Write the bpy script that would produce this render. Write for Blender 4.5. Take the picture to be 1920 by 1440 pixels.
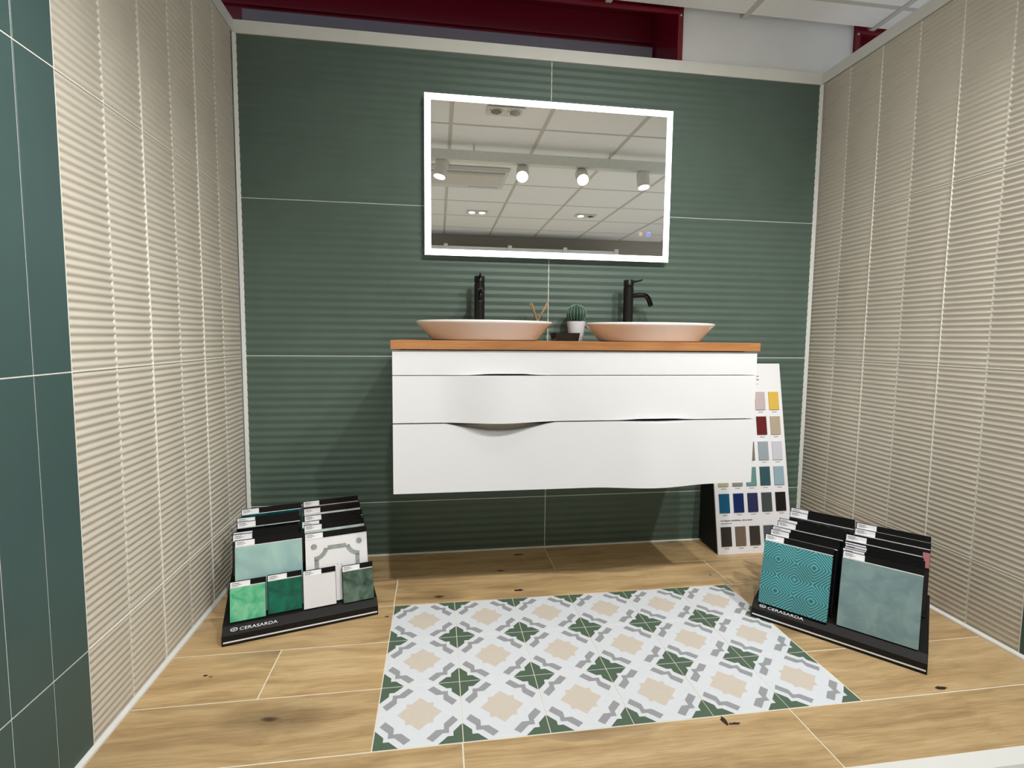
import bpy, bmesh, math, random
from mathutils import Vector, Matrix
R = math.radians
random.seed(7)
scene = bpy.context.scene
COL = scene.collection
for o in list(bpy.data.objects):
    bpy.data.objects.remove(o, do_unlink=True)

# ------------------------------------------------------------------ camera
FPX, PU, PV = 938.92, 953.6, 708.34
yaw, pit, rol = .1416, -.0795, .0094
cd = bpy.data.cameras.new('camera'); cam = bpy.data.objects.new('camera', cd); COL.objects.link(cam)
cd.sensor_fit = 'HORIZONTAL'; cd.sensor_width = 36.0
cd.lens = FPX / 1920 * 36
cd.shift_x = (960 - PU) / 1920; cd.shift_y = (PV - 720) / 1920
cd.clip_start = .02; cd.clip_end = 60
fw = Vector((math.sin(yaw) * math.cos(pit), math.cos(yaw) * math.cos(pit), math.sin(pit)))
rt = Vector((math.cos(yaw), -math.sin(yaw), 0)); up = rt.cross(fw)
r2 = math.cos(rol) * rt + math.sin(rol) * up; u2 = -math.sin(rol) * rt + math.cos(rol) * up
cm = Matrix((r2, u2, -fw)).transposed().to_4x4()
cm.translation = Vector((-.4582, -2.0576, .902))
cam.matrix_world = cm
scene.camera = cam

# ------------------------------------------------------------------ world, exposure
w = bpy.data.worlds.new('daylight'); scene.world = w; w.use_nodes = True
bgn = w.node_tree.nodes['Background']; bgn.inputs[0].default_value = (.75, .85, 1, 1); bgn.inputs[1].default_value = .6
vs = scene.view_settings
vs.view_transform = 'Standard'; vs.look = 'None'; vs.gamma = 1; vs.use_curve_mapping = False
vs.exposure = 0.08
WINDOW_E = 0.9          # daylit frosted shop window far to the right
WINDOW_L = 0.5          # unseen glowing window added far to the left for fill
SPOT_W = [78, 50, 43, 68]
DOWN_W = 36.0
NEAR_W = 8.0
LED_E = 2.6

# ------------------------------------------------------------------ materials
def lin(c):
    return tuple((v / 12.92 if v <= .04045 else ((v + .055) / 1.055) ** 2.4) for v in [x / 255 for x in c]) + (1,)
MATS = {}
def mat(name, rgb, rough=.5, metal=0, noise=.0, nscale=40, bump=0, bscale=200, emit=None, estr=0, trans=0, spec=.5, coat=0):
    if name in MATS: return MATS[name]
    m = bpy.data.materials.new(name); m.use_nodes = True; nt = m.node_tree; b = nt.nodes['Principled BSDF']
    c = lin(rgb); b.inputs['Base Color'].default_value = c
    b.inputs['Roughness'].default_value = rough; b.inputs['Metallic'].default_value = metal
    b.inputs['Specular IOR Level'].default_value = spec
    b.inputs['Coat Weight'].default_value = coat
    if trans: b.inputs['Transmission Weight'].default_value = trans
    if emit: b.inputs['Emission Color'].default_value = lin(emit); b.inputs['Emission Strength'].default_value = estr
    tc = None
    if noise or bump:
        tc = nt.nodes.new('ShaderNodeTexCoord')
    if noise:
        n = nt.nodes.new('ShaderNodeTexNoise'); n.inputs['Scale'].default_value = nscale; n.inputs['Detail'].default_value = 5
        nt.links.new(tc.outputs['Object'], n.inputs['Vector'])
        rp = nt.nodes.new('ShaderNodeValToRGB')
        rp.color_ramp.elements[0].position = .3; rp.color_ramp.elements[1].position = .7
        rp.color_ramp.elements[0].color = tuple(v * (1 - noise) for v in c[:3]) + (1,)
        rp.color_ramp.elements[1].color = tuple(min(1, v * (1 + noise)) for v in c[:3]) + (1,)
        nt.links.new(n.outputs['Fac'], rp.inputs['Fac']); nt.links.new(rp.outputs['Color'], b.inputs['Base Color'])
    if bump:
        n2 = nt.nodes.new('ShaderNodeTexNoise'); n2.inputs['Scale'].default_value = bscale; n2.inputs['Detail'].default_value = 3
        nt.links.new(tc.outputs['Object'], n2.inputs['Vector'])
        bp = nt.nodes.new('ShaderNodeBump'); bp.inputs['Strength'].default_value = bump; bp.inputs['Distance'].default_value = .002
        nt.links.new(n2.outputs['Fac'], bp.inputs['Height']); nt.links.new(bp.outputs['Normal'], b.inputs['Normal'])
    MATS[name] = m
    return m

def wood_mat(name, c_lo, c_mid, c_hi, knots=True, gx=1.6, gy=26, rough=.45, tone=.16):
    m = bpy.data.materials.new(name); m.use_nodes = True; nt = m.node_tree; N = nt.nodes.new; L = nt.links.new
    b = nt.nodes['Principled BSDF']; b.inputs['Roughness'].default_value = rough
    tc = N('ShaderNodeTexCoord'); oi = N('ShaderNodeObjectInfo')
    geo = N('ShaderNodeNewGeometry')
    off = N('ShaderNodeVectorMath'); off.operation = 'SCALE'; off.inputs[0].default_value = (7.3, 11.1, 3.7); L(oi.outputs['Random'], off.inputs['Scale'])
    add = N('ShaderNodeVectorMath'); add.operation = 'ADD'; L(tc.outputs['Object'], add.inputs[0]); L(off.outputs[0], add.inputs[1])
    # distortion field
    n0 = N('ShaderNodeTexNoise'); n0.inputs['Scale'].default_value = 3.2; n0.inputs['Detail'].default_value = 2; L(add.outputs[0], n0.inputs['Vector'])
    mp = N('ShaderNodeMapping'); mp.inputs['Scale'].default_value = (gx, gy, gy); L(add.outputs[0], mp.inputs['Vector'])
    d2 = N('ShaderNodeVectorMath'); d2.operation = 'SCALE'; d2.inputs['Scale'].default_value = 2.2
    L(n0.outputs['Color'], d2.inputs[0])
    ad2 = N('ShaderNodeVectorMath'); ad2.operation = 'ADD'; L(mp.outputs[0], ad2.inputs[0]); L(d2.outputs[0], ad2.inputs[1])
    n1 = N('ShaderNodeTexNoise'); n1.inputs['Scale'].default_value = 1.0; n1.inputs['Detail'].default_value = 7; n1.inputs['Roughness'].default_value = .62; L(ad2.outputs[0], n1.inputs['Vector'])
    rp = N('ShaderNodeValToRGB'); e = rp.color_ramp.elements
    e[0].position = .28; e[0].color = lin(c_lo); e[1].position = .72; e[1].color = lin(c_hi)
    x = e.new(.5); x.color = lin(c_mid)
    L(n1.outputs['Fac'], rp.inputs['Fac'])
    # fine grain
    mp3 = N('ShaderNodeMapping'); mp3.inputs['Scale'].default_value = (gx * 8, gy * 11, gy * 11); L(add.outputs[0], mp3.inputs['Vector'])
    n3 = N('ShaderNodeTexNoise'); n3.inputs['Scale'].default_value = 1; n3.inputs['Detail'].default_value = 3; L(mp3.outputs[0], n3.inputs['Vector'])
    mr = N('ShaderNodeMapRange'); mr.inputs['From Min'].default_value = .3; mr.inputs['From Max'].default_value = .7; mr.inputs['To Min'].default_value = .84; mr.inputs['To Max'].default_value = 1.1; L(n3.outputs['Fac'], mr.inputs['Value'])
    mx = N('ShaderNodeMix'); mx.data_type = 'RGBA'; mx.blend_type = 'MULTIPLY'; mx.inputs['Factor'].default_value = 1
    L(rp.outputs['Color'], mx.inputs['A']); L(mr.outputs[0], mx.inputs['B'])
    # tone of each board
    mt = N('ShaderNodeMapRange'); mt.inputs['To Min'].default_value = 1 - tone; mt.inputs['To Max'].default_value = 1 + tone * .4; L(oi.outputs['Random'], mt.inputs['Value'])
    mx2 = N('ShaderNodeMix'); mx2.data_type = 'RGBA'; mx2.blend_type = 'MULTIPLY'; mx2.inputs['Factor'].default_value = 1
    L(mx.outputs['Result'], mx2.inputs['A']); L(mt.outputs[0], mx2.inputs['B'])
    out = mx2.outputs['Result']
    if knots:
        mk = N('ShaderNodeMapping'); mk.inputs['Scale'].default_value = (2.6, 7.5, 7.5); L(add.outputs[0], mk.inputs['Vector'])
        nk = N('ShaderNodeTexNoise'); nk.inputs['Scale'].default_value = 5; nk.inputs['Detail'].default_value = 2; L(add.outputs[0], nk.inputs['Vector'])
        sc = N('ShaderNodeVectorMath'); sc.operation = 'SCALE'; sc.inputs['Scale'].default_value = .5; L(nk.outputs['Color'], sc.inputs[0])
        ak = N('ShaderNodeVectorMath'); ak.operation = 'ADD'; L(mk.outputs[0], ak.inputs[0]); L(sc.outputs[0], ak.inputs[1])
        vo = N('ShaderNodeTexVoronoi'); vo.inputs['Scale'].default_value = 1.0; L(ak.outputs[0], vo.inputs['Vector'])
        # only some cells carry a knot
        sep = N('ShaderNodeSeparateColor'); L(vo.outputs['Color'], sep.inputs[0])
        gt = N('ShaderNodeMath'); gt.operation = 'GREATER_THAN'; gt.inputs[1].default_value = .52; L(sep.outputs[0], gt.inputs[0])
        k1 = N('ShaderNodeMapRange'); k1.inputs['From Min'].default_value = .03; k1.inputs['From Max'].default_value = .13; k1.inputs['To Min'].default_value = .92; k1.inputs['To Max'].default_value = 0; k1.interpolation_type = 'SMOOTHSTEP'; L(vo.outputs['Distance'], k1.inputs['Value'])
        k2 = N('ShaderNodeMapRange'); k2.inputs['From Min'].default_value = .1; k2.inputs['From Max'].default_value = .5; k2.inputs['To Min'].default_value = .38; k2.inputs['To Max'].default_value = 0; k2.interpolation_type = 'SMOOTHSTEP'; L(vo.outputs['Distance'], k2.inputs['Value'])
        km = N('ShaderNodeMath'); km.operation = 'MAXIMUM'; L(k1.outputs[0], km.inputs[0]); L(k2.outputs[0], km.inputs[1])
        kk = N('ShaderNodeMath'); kk.operation = 'MULTIPLY'; L(km.outputs[0], kk.inputs[0]); L(gt.outputs[0], kk.inputs[1])
        mx3 = N('ShaderNodeMix'); mx3.data_type = 'RGBA'; L(kk.outputs[0], mx3.inputs['Factor']); L(out, mx3.inputs['A']); mx3.inputs['B'].default_value = lin((52, 34, 24))
        out = mx3.outputs['Result']
    L(out, b.inputs['Base Color'])
    bp = N('ShaderNodeBump'); bp.inputs['Strength'].default_value = .15; bp.inputs['Distance'].default_value = .001
    L(n3.outputs['Fac'], bp.inputs['Height']); L(bp.outputs['Normal'], b.inputs['Normal'])
    MATS[name] = m
    return m

def glaze_mat(name, lo, hi, scale=18, rough=.12):
    m = mat(name, hi, rough); nt = m.node_tree; b = nt.nodes['Principled BSDF']
    tc = nt.nodes.new('ShaderNodeTexCoord'); n = nt.nodes.new('ShaderNodeTexNoise'); n.inputs['Scale'].default_value = scale; n.inputs['Detail'].default_value = 3; n.inputs['Distortion'].default_value = .6
    nt.links.new(tc.outputs['Object'], n.inputs['Vector'])
    rp = nt.nodes.new('ShaderNodeValToRGB'); rp.color_ramp.elements[0].position = .36; rp.color_ramp.elements[1].position = .64
    rp.color_ramp.elements[0].color = lin(lo); rp.color_ramp.elements[1].color = lin(hi)
    nt.links.new(n.outputs['Fac'], rp.inputs['Fac']); nt.links.new(rp.outputs['Color'], b.inputs['Base Color'])
    return m

def diamond_mat(name):
    # concentric rounded diamonds printed and pressed into a teal tile; tile local x,z run -0.1..0.1
    m = mat(name, (100, 182, 186), .25); nt = m.node_tree; N = nt.nodes.new; L = nt.links.new; b = nt.nodes['Principled BSDF']
    tc = N('ShaderNodeTexCoord'); sx = N('ShaderNodeSeparateXYZ'); L(tc.outputs['Object'], sx.inputs[0])
    def ma(op, a, bb=None, v=None):
        n = N('ShaderNodeMath'); n.operation = op; L(a, n.inputs[0])
        if bb is not None: L(bb, n.inputs[1])
        if v is not None: n.inputs[1].default_value = v
        return n.outputs[0]
    cx = ma('COSINE', ma('MULTIPLY', sx.outputs['X'], v=2 * math.pi / .1))
    cz = ma('COSINE', ma('MULTIPLY', sx.outputs['Z'], v=2 * math.pi / .1))
    tri = ma('MULTIPLY', ma('ADD', ma('ARCCOSINE', cx), ma('ARCCOSINE', cz)), v=.62 / math.pi)
    cs = ma('MULTIPLY', ma('ADD', cx, cz), v=-.19)
    fr = ma('FRACT', ma('ADD', ma('MULTIPLY', ma('ADD', tri, cs), v=5.0), v=10.3))
    rp = N('ShaderNodeValToRGB'); e = rp.color_ramp.elements
    e[0].position = .0; e[0].color = lin((28, 84, 92)); e[1].position = .42; e[1].color = lin((96, 168, 172))
    x = e.new(.25); x.color = lin((40, 104, 112)); x = e.new(.95); x.color = lin((86, 154, 160)); x = e.new(1); x.color = lin((28, 84, 92))
    L(fr, rp.inputs['Fac']); L(rp.outputs['Color'], b.inputs['Base Color'])
    bp = N('ShaderNodeBump'); bp.inputs['Strength'].default_value = .5; bp.inputs['Distance'].default_value = .002; L(fr, bp.inputs['Height']); L(bp.outputs['Normal'], b.inputs['Normal'])
    return m

M_white = mat('white_paint', (232, 232, 228), .6, noise=.02, nscale=6)
M_wallwhite = mat('plaster_white', (226, 227, 227), .8, noise=.02, nscale=8, bump=.1)
M_trim = mat('white_trim', (224, 224, 218), .45, noise=.02, nscale=20)
M_caulk = mat('white_silicone', (236, 236, 232), .5, noise=.02)
M_grout = mat('pale_grout', (236, 235, 226), .85, noise=.04, nscale=90)
M_fgrout = mat('cream_grout', (236, 228, 208), .85, noise=.05, nscale=90)
M_green = mat('green_matt_glaze', (84, 101, 91), .5, noise=.05, nscale=7, spec=.4)
M_teal = mat('dark_teal_glaze', (68, 92, 89), .45, noise=.04, nscale=9)
M_beige = mat('beige_satin_glaze', (207, 199, 184), .42, noise=.025, nscale=9)
M_lacq = mat('white_lacquer', (229, 230, 232), .35, noise=.008, nscale=4)
M_inner = mat('greige_melamine', (188, 178, 160), .6, noise=.03)
M_ceram = mat('white_ceramic', (240, 236, 232), .12, noise=.01, coat=.4)
M_blackm = mat('matt_black_metal', (24, 21, 20), .38, metal=.4, noise=.06, nscale=60)
M_blackg = mat('black_spout_gloss', (16, 14, 14), .14, metal=.6, noise=.02)
M_board = mat('black_board', (9, 8, 9), .55, noise=.08, nscale=30, spec=.2)
M_base = mat('black_stand_plastic', (18, 17, 17), .6, spec=.3, noise=.1, nscale=80, bump=.2, bscale=400)
M_paper = mat('white_paper', (238, 238, 242), .7, noise=.01)
M_ink = mat('grey_ink', (90, 88, 92), .8, noise=.05)
M_ceil = mat('ceiling_panel_white', (246, 245, 241), .9, noise=.02, nscale=60, bump=.15, bscale=300)
M_tbar = mat('ceiling_grid_bar', (205, 200, 188), .5, noise=.02)
M_alu = mat('brushed_aluminium', (226, 230, 225), .36, metal=.3, noise=.04, nscale=30)
M_spotw = mat('spot_white_metal', (222, 220, 214), .4, noise=.02)
M_red = mat('dark_red_lacquer', (112, 6, 28), .28, noise=.04, nscale=12)
M_greyb = mat('grey_board', (128, 124, 134), .7, noise=.04)
M_oakf = wood_mat('oak_plank', (170, 138, 96), (206, 174, 126), (224, 196, 150))
M_oakt = wood_mat('oak_worktop', (158, 104, 58), (178, 122, 74), (190, 136, 86), knots=False, gx=1.2, gy=30, tone=.05)
M_lamp = mat('lit_lamp', (255, 255, 250), .5, emit=(255, 250, 240), estr=22, noise=.01)
M_led = mat('mirror_led', (255, 255, 255), .5, emit=(252, 253, 255), estr=LED_E, noise=.01)
M_mirror = mat('silvered_glass', (248, 246, 240), .0, metal=1.0)
M_dark = mat('dark_socket', (22, 20, 20), .6, noise=.05)
M_refl = mat('grey_reflector', (120, 118, 114), .4, metal=.3, noise=.05)
M_cardb = mat('black_card', (10, 9, 9), .7, noise=.1)

# ------------------------------------------------------------------ mesh helpers
class MB:
    def __init__(s): s.v = []; s.f = []; s.m = []
    def quad(s, a, b, c, d, mi=0):
        n = len(s.v); s.v += [tuple(a), tuple(b), tuple(c), tuple(d)]; s.f.append((n, n + 1, n + 2, n + 3)); s.m.append(mi)
        return s
    def poly(s, pts, mi=0):
        n = len(s.v); s.v += [tuple(p) for p in pts]; s.f.append(tuple(range(n, n + len(pts)))); s.m.append(mi)
    def box(s, x0, x1, y0, y1, z0, z1, mi=0):
        n = len(s.v)
        s.v += [(x0, y0, z0), (x1, y0, z0), (x1, y1, z0), (x0, y1, z0), (x0, y0, z1), (x1, y0, z1), (x1, y1, z1), (x0, y1, z1)]
        for q in ((0, 3, 2, 1), (4, 5, 6, 7), (0, 1, 5, 4), (1, 2, 6, 5), (2, 3, 7, 6), (3, 0, 4, 7)):
            s.f.append(tuple(n + i for i in q)); s.m.append(mi)
        return s
    def cbox(s, x0, x1, y0, y1, z0, z1, b=.001, mi=0):
        # box with its top edges chamfered
        n = len(s.v)
        s.v += [(x0, y0, z0), (x1, y0, z0), (x1, y1, z0), (x0, y1, z0), (x0, y0, z1 - b), (x1, y0, z1 - b), (x1, y1, z1 - b), (x0, y1, z1 - b),
                (x0 + b, y0 + b, z1), (x1 - b, y0 + b, z1), (x1 - b, y1 - b, z1), (x0 + b, y1 - b, z1)]
        for q in ((0, 3, 2, 1), (8, 9, 10, 11), (0, 1, 5, 4), (1, 2, 6, 5), (2, 3, 7, 6), (3, 0, 4, 7), (4, 5, 9, 8), (5, 6, 10, 9), (6, 7, 11, 10), (7, 4, 8, 11)):
            s.f.append(tuple(n + i for i in q)); s.m.append(mi)
        return s
    def prism(s, pts, axis, a, b, mi=0):
        # polygon extruded along an axis ('x': pts are (y,z); 'y': (x,z); 'z': (x,y))
        def P(p, t):
            return {'x': (t, p[0], p[1]), 'y': (p[0], t, p[1]), 'z': (p[0], p[1], t)}[axis]
        n = len(s.v); k = len(pts)
        s.v += [P(p, a) for p in pts] + [P(p, b) for p in pts]
        s.f.append(tuple(range(n + k - 1, n - 1, -1))); s.m.append(mi)
        s.f.append(tuple(range(n + k, n + 2 * k))); s.m.append(mi)
        for i in range(k):
            j = (i + 1) % k; s.f.append((n + i, n + j, n + k + j, n + k + i)); s.m.append(mi)
        return s
    def lathe(s, prof, seg=32, sx=1, sy=1, c=(0, 0, 0), mi=0, cap0=True, cap1=True):
        n = len(s.v)
        for (r, z) in prof:
            for i in range(seg):
                a = 2 * math.pi * i / seg; s.v.append((c[0] + r * sx * math.cos(a), c[1] + r * sy * math.sin(a), c[2] + z))
        for k in range(len(prof) - 1):
            for i in range(seg):
                j = (i + 1) % seg; s.f.append((n + k * seg + i, n + k * seg + j, n + (k + 1) * seg + j, n + (k + 1) * seg + i)); s.m.append(mi)
        if cap0: s.f.append(tuple(n + i for i in range(seg - 1, -1, -1))); s.m.append(mi)
        if cap1: s.f.append(tuple(n + (len(prof) - 1) * seg + i for i in range(seg))); s.m.append(mi)
        return s
    def tube(s, pts, rads, seg=14, mi=0):
        pts = [Vector(p) for p in pts]; n = len(s.v); K = len(pts)
        if not isinstance(rads, (list, tuple)): rads = [rads] * K
        prev = None
        for k, p in enumerate(pts):
            t = (pts[min(k + 1, K - 1)] - pts[max(k - 1, 0)]).normalized()
            if prev is None:
                a = t.cross(Vector((0, 0, 1)))
                if a.length < .05: a = t.cross(Vector((1, 0, 0)))
            else: a = prev - t * prev.dot(t)
            a.normalize(); prev = a; b2 = t.cross(a)
            for i in range(seg):
                th = 2 * math.pi * i / seg; q = p + (a * math.cos(th) + b2 * math.sin(th)) * rads[k]; s.v.append(tuple(q))
        for k in range(K - 1):
            for i in range(seg):
                j = (i + 1) % seg; s.f.append((n + k * seg + i, n + k * seg + j, n + (k + 1) * seg + j, n + (k + 1) * seg + i)); s.m.append(mi)
        s.f.append(tuple(n + i for i in range(seg - 1, -1, -1))); s.m.append(mi)
        s.f.append(tuple(n + (K - 1) * seg + i for i in range(seg))); s.m.append(mi)
        return s
    def mesh(s, name, mats, smooth=None):
        me = bpy.data.meshes.new(name); me.from_pydata(s.v, [], s.f)
        for m in (mats if isinstance(mats, (list, tuple)) else [mats]): me.materials.append(m)
        me.polygons.foreach_set('material_index', s.m)
        bm = bmesh.new(); bm.from_mesh(me); bmesh.ops.recalc_face_normals(bm, faces=bm.faces); bm.to_mesh(me); bm.free()
        if smooth is not None:
            me.polygons.foreach_set('use_smooth', [True] * len(me.polygons)); me.set_sharp_from_angle(angle=R(smooth))
        me.update()
        return me
    def build(s, name, mats, parent=None, smooth=None, loc=None):
        return link(name, s.mesh(name, mats, smooth), parent, loc)

def link(name, data, parent=None, loc=None, rot=None):
    o = bpy.data.objects.new(name, data); COL.objects.link(o)
    if parent is not None: o.parent = parent
    if loc is not None: o.location = loc
    if rot is not None: o.rotation_euler = rot
    return o
def empty(name, loc=(0, 0, 0), rz=0, M=None):
    o = bpy.data.objects.new(name, None); COL.objects.link(o); o.empty_display_size = .05
    if M is not None: o.matrix_world = M
    else: o.location = loc; o.rotation_euler = (0, 0, rz)
    return o
def tag(o, label, cat, group=None, kind=None):
    o['label'] = label; o['category'] = cat
    if group: o['group'] = group
    if kind: o['kind'] = kind
    return o
def struct(o, label, cat): return tag(o, label, cat, kind='structure')
def text_mesh(name, body, size, mats, parent, M, ext=.0004, sx=1.0):
    cu = bpy.data.curves.new(name + '_curve', 'FONT'); cu.body = body; cu.size = size; cu.extrude = ext; cu.resolution_u = 3
    t = bpy.data.objects.new(name, cu); COL.objects.link(t)
    bpy.context.view_layer.update()
    dg = bpy.context.evaluated_depsgraph_get()
    me = bpy.data.meshes.new_from_object(t.evaluated_get(dg))
    bpy.data.objects.remove(t, do_unlink=True)
    me.transform(Matrix.Diagonal((sx, 1, 1, 1)))
    me.materials.clear(); me.materials.append(mats)
    o = link(name, me, parent); o.matrix_local = M
    return o

# ------------------------------------------------------------------ the booth: walls with relief tiles
ZJ = [0.0, .225, .824, 1.4205, 2.008]
G = .0013                                   # half of a grout joint
YF = -1.31                                  # free front ends of the side walls

def relief(width, height, period, amp, shape, tri=False, phase=0.0, edge=0.0):
    """a tile standing in the local x-z plane, face towards -y, lower left corner at the origin"""
    mb = MB()
    if tri: ts = [0, .06, .44, .5, .56, .94]
    else: ts = [i / 8 for i in range(8)]
    zs = []
    k = -1
    while k * period < height + period:
        for t in ts:
            z = (k + t) * period + phase
            if 0 < z < height: zs.append((z, t))
        k += 1
    def prof(t):
        if tri:
            y = abs((t % 1) * 2 - 1)          # 1 valley..0 crest
            return {0: .93, .06: .88, .44: .12, .5: .07, .56: .12, .94: .88}.get(t, y)
        return .5 + .5 * math.cos(2 * math.pi * t)
    def tt(z): return ((z - phase) / period) % 1
    def pl(t):
        if tri: return abs(t * 2 - 1)
        return .5 + .5 * math.cos(2 * math.pi * t)
    rows = [(0, pl(tt(0)))] + [(z, prof(t)) for z, t in zs] + [(height, pl(tt(height)))]
    xs = [(0, edge), (.004, 0), (width - .004, 0), (width, edge)] if edge else [(0, 0), (width, 0)]
    nx = len(xs)
    for (z, p) in rows:
        for (x, e) in xs: mb.v.append((x, amp * (p * (1 - .0)) + e, z))
    for r in range(len(rows) - 1):
        for c in range(nx - 1):
            a = r * nx + c; mb.f.append((a, a + 1, a + nx + 1, a + nx)); mb.m.append(0)
    D = .010
    # skirt
    n = len(mb.v); last = (len(rows) - 1) * nx
    mb.v += [(0, D, 0), (width, D, 0), (width, D, height), (0, D, height)]
    mb.f.append(tuple(range(nx - 1, -1, -1)) + (n, n + 1)); mb.m.append(0)
    mb.f.append(tuple(range(last, last + nx)) + (n + 2, n + 3)); mb.m.append(0)
    mb.f.append(tuple(r * nx for r in range(len(rows))) + (n + 3, n)); mb.m.append(0)
    mb.f.append(tuple(r * nx + nx - 1 for r in range(len(rows) - 1, -1, -1)) + (n + 1, n + 2)); mb.m.append(0)
    return mb

def plain_tile(width, height):
    mb = MB(); b = .0007
    v = [(b, 0, b), (width - b, 0, b), (width - b, 0, height - b), (b, 0, height - b)]
    v2 = [(0, b, 0), (width, b, 0), (width, b, height), (0, b, height)]
    v3 = [(0, .01, 0), (width, .01, 0), (width, .01, height), (0, .01, height)]
    mb.v += v + v2 + v3; mb.f.append((0, 1, 2, 3)); mb.m.append(0)
    for i in range(4):
        j = (i + 1) % 4
        mb.f.append((i, j, 4 + j, 4 + i)); mb.m.append(0); mb.f.append((4 + i, 4 + j, 8 + j, 8 + i)); mb.m.append(0)
    return mb

# back wall: two tiles of 1.2 x 0.6 m in each row
wall_back = MB().box(-1.2, 1.2, .0035, .02, 0, 2.01).build('wall_back', M_grout)
struct(wall_back, 'back wall of the booth clad in large dark green ribbed tiles', 'wall')
for r in range(4):
    h = ZJ[r + 1] - ZJ[r] - 2 * G
    ph = 0 if r else (h % .03)
    me = relief(1.2 - .001 - G - .004, h, .03, .0031, None, tri=True, phase=ph).mesh('green_tile', M_green)
    link('tile', me, wall_back, (-1.196, 0, ZJ[r] + G)); link('tile', me, wall_back, (G, 0, ZJ[r] + G))

# side walls: six ribbed columns of 0.15 m, then narrow smooth dark tiles
def side_wall(name, sgn, label, y0):
    """sgn -1: left wall (faces +x); +1: right wall (faces -x)"""
    X = 1.2 * sgn
    wb = MB().box(min(X + sgn * .006, X + sgn * .05), max(X + sgn * .006, X + sgn * .05), YF, 0.02, 0, 2.01).build(name, M_wallwhite)
    struct(wb, label, 'wall')
    # a tile local frame: x along the wall, -y out of the wall
    rot = (0, 0, R(90)) if sgn < 0 else (0, 0, R(-90))
    AMP = .0033
    rows = range(4)
    for r in rows:
        h = ZJ[r + 1] - ZJ[r] - 2 * G
        P = .5955 / 34
        me = relief(.15 - .0016, h, P, AMP, None, phase=(0 if r else h % P), edge=.0008).mesh('ribbed_tile', M_beige)
        me.polygons.foreach_set('use_smooth', [True] * len(me.polygons)); me.set_sharp_from_angle(angle=R(50))
        for c in range(6):
            yb = y0 - c * .15                     # back edge of the column
            if sgn < 0: loc = (X, yb - .15 + .0008, ZJ[r] + G)    # local +x -> +y
            else: loc = (X, yb - .0008, ZJ[r] + G)                # local +x -> -y
            link('tile', me, wb, loc, rot)
        me2 = plain_tile(.098 - 2 * G, h).mesh('narrow_tile', M_teal)
        for c in range(4):
            yb = y0 - .9 - c * .098
            if sgn < 0: loc = (X + .0005, yb - .098 + G, ZJ[r] + G)
            else: loc = (X - .0005, yb - G, ZJ[r] + G)
            link('tile', me2, wb, loc, rot)
    # grout: mid height between crest and valley, so it surfaces in the valleys only; full where two tiles meet openly
    def strip(nm, ya, yb2, za, zb, lev):
        x_out = X - sgn * (-lev); x_in = X + sgn * .0095
        MB().box(min(x_out, x_in), max(x_out, x_in), ya, yb2, za, zb).build(nm, M_grout, wb)
    for c in range(0, 6):
        yj = y0 - c * .15
        if c % 2: strip('grout', yj - .0028, yj + .0028, 0, 2.008, .0017)
        elif c > 0:
            strip('grout', yj - .0024, yj + .0024, 0, 2.008, .0017); strip('grout', yj - .0013, yj + .0013, 0, 2.008, -.0002)
    strip('grout', y0 - .9 - G, y0 - .9 + G, 0, 2.008, -.0002)
    for c in range(1, 4): strip('grout', y0 - .9 - c * .098 - G, y0 - .9 - c * .098 + G, 0, 2.008, .0012)
    for r in (1, 2, 3): strip('grout', YF, y0, ZJ[r] - G, ZJ[r] + G, .0003)
    return wb
wall_left = side_wall('wall_left', -1, 'left wall of ribbed beige tiles ending in narrow dark green tiles', -.018)
wall_right = side_wall('wall_right', 1, 'right wall of ribbed beige tiles with brightly lit horizontal waves', -.002)

# trims: cap rail along the top, silicone in the corners and along the floor
tn = [0]
def trim(mb, label, m=M_trim):
    tn[0] += 1
    return struct(mb.build('trim_%d' % tn[0], m), label, 'trim')
trim(MB().box(-1.2, 1.2, -.004, .0195, 2.0085, 2.055), 'white cap rail above the green back wall')
trim(MB().box(-1.25, -1.1965, YF, -.0045, 2.0105, 2.0555), 'white cap rail on top of the left wall')
trim(MB().box(1.1965, 1.25, YF, -.0045, 2.0105, 2.0555), 'white cap rail on top of the right wall')
trim(MB().prism([(-1.199, .002), (-1.199, -.014), (-1.189, .0015)], 'z', .012, 2.008), 'white silicone seam in the left back corner', M_caulk)
trim(MB().prism([(1.199, .002), (1.199, -.012), (1.190, .0015)], 'z', .012, 2.008), 'white silicone seam in the right back corner', M_caulk)
trim(MB().prism([(-1.1995, .0005), (-1.190, .0005), (-1.1905, .006), (-1.1975, .012), (-1.1995, .012)], 'y', -1.176, -.014), 'white skirting bead along the foot of the left wall', M_caulk)
trim(MB().prism([(1.1995, .0005), (1.190, .0005), (1.1905, .006), (1.1975, .012), (1.1995, .012)], 'y', -1.176, -.014), 'white skirting bead along the foot of the right wall', M_caulk)
trim(MB().prism([(.0015, .0005), (-.004, .0005), (-.002, .005), (.0015, .006)], 'x', -1.19, 1.19), 'thin pale seam at the foot of the green back wall', M_grout)
trim(MB().box(-1.25, 1.25, -1.218, -1.1775, -.128, .001), 'white edge board along the front of the raised floor', M_white)

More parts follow.
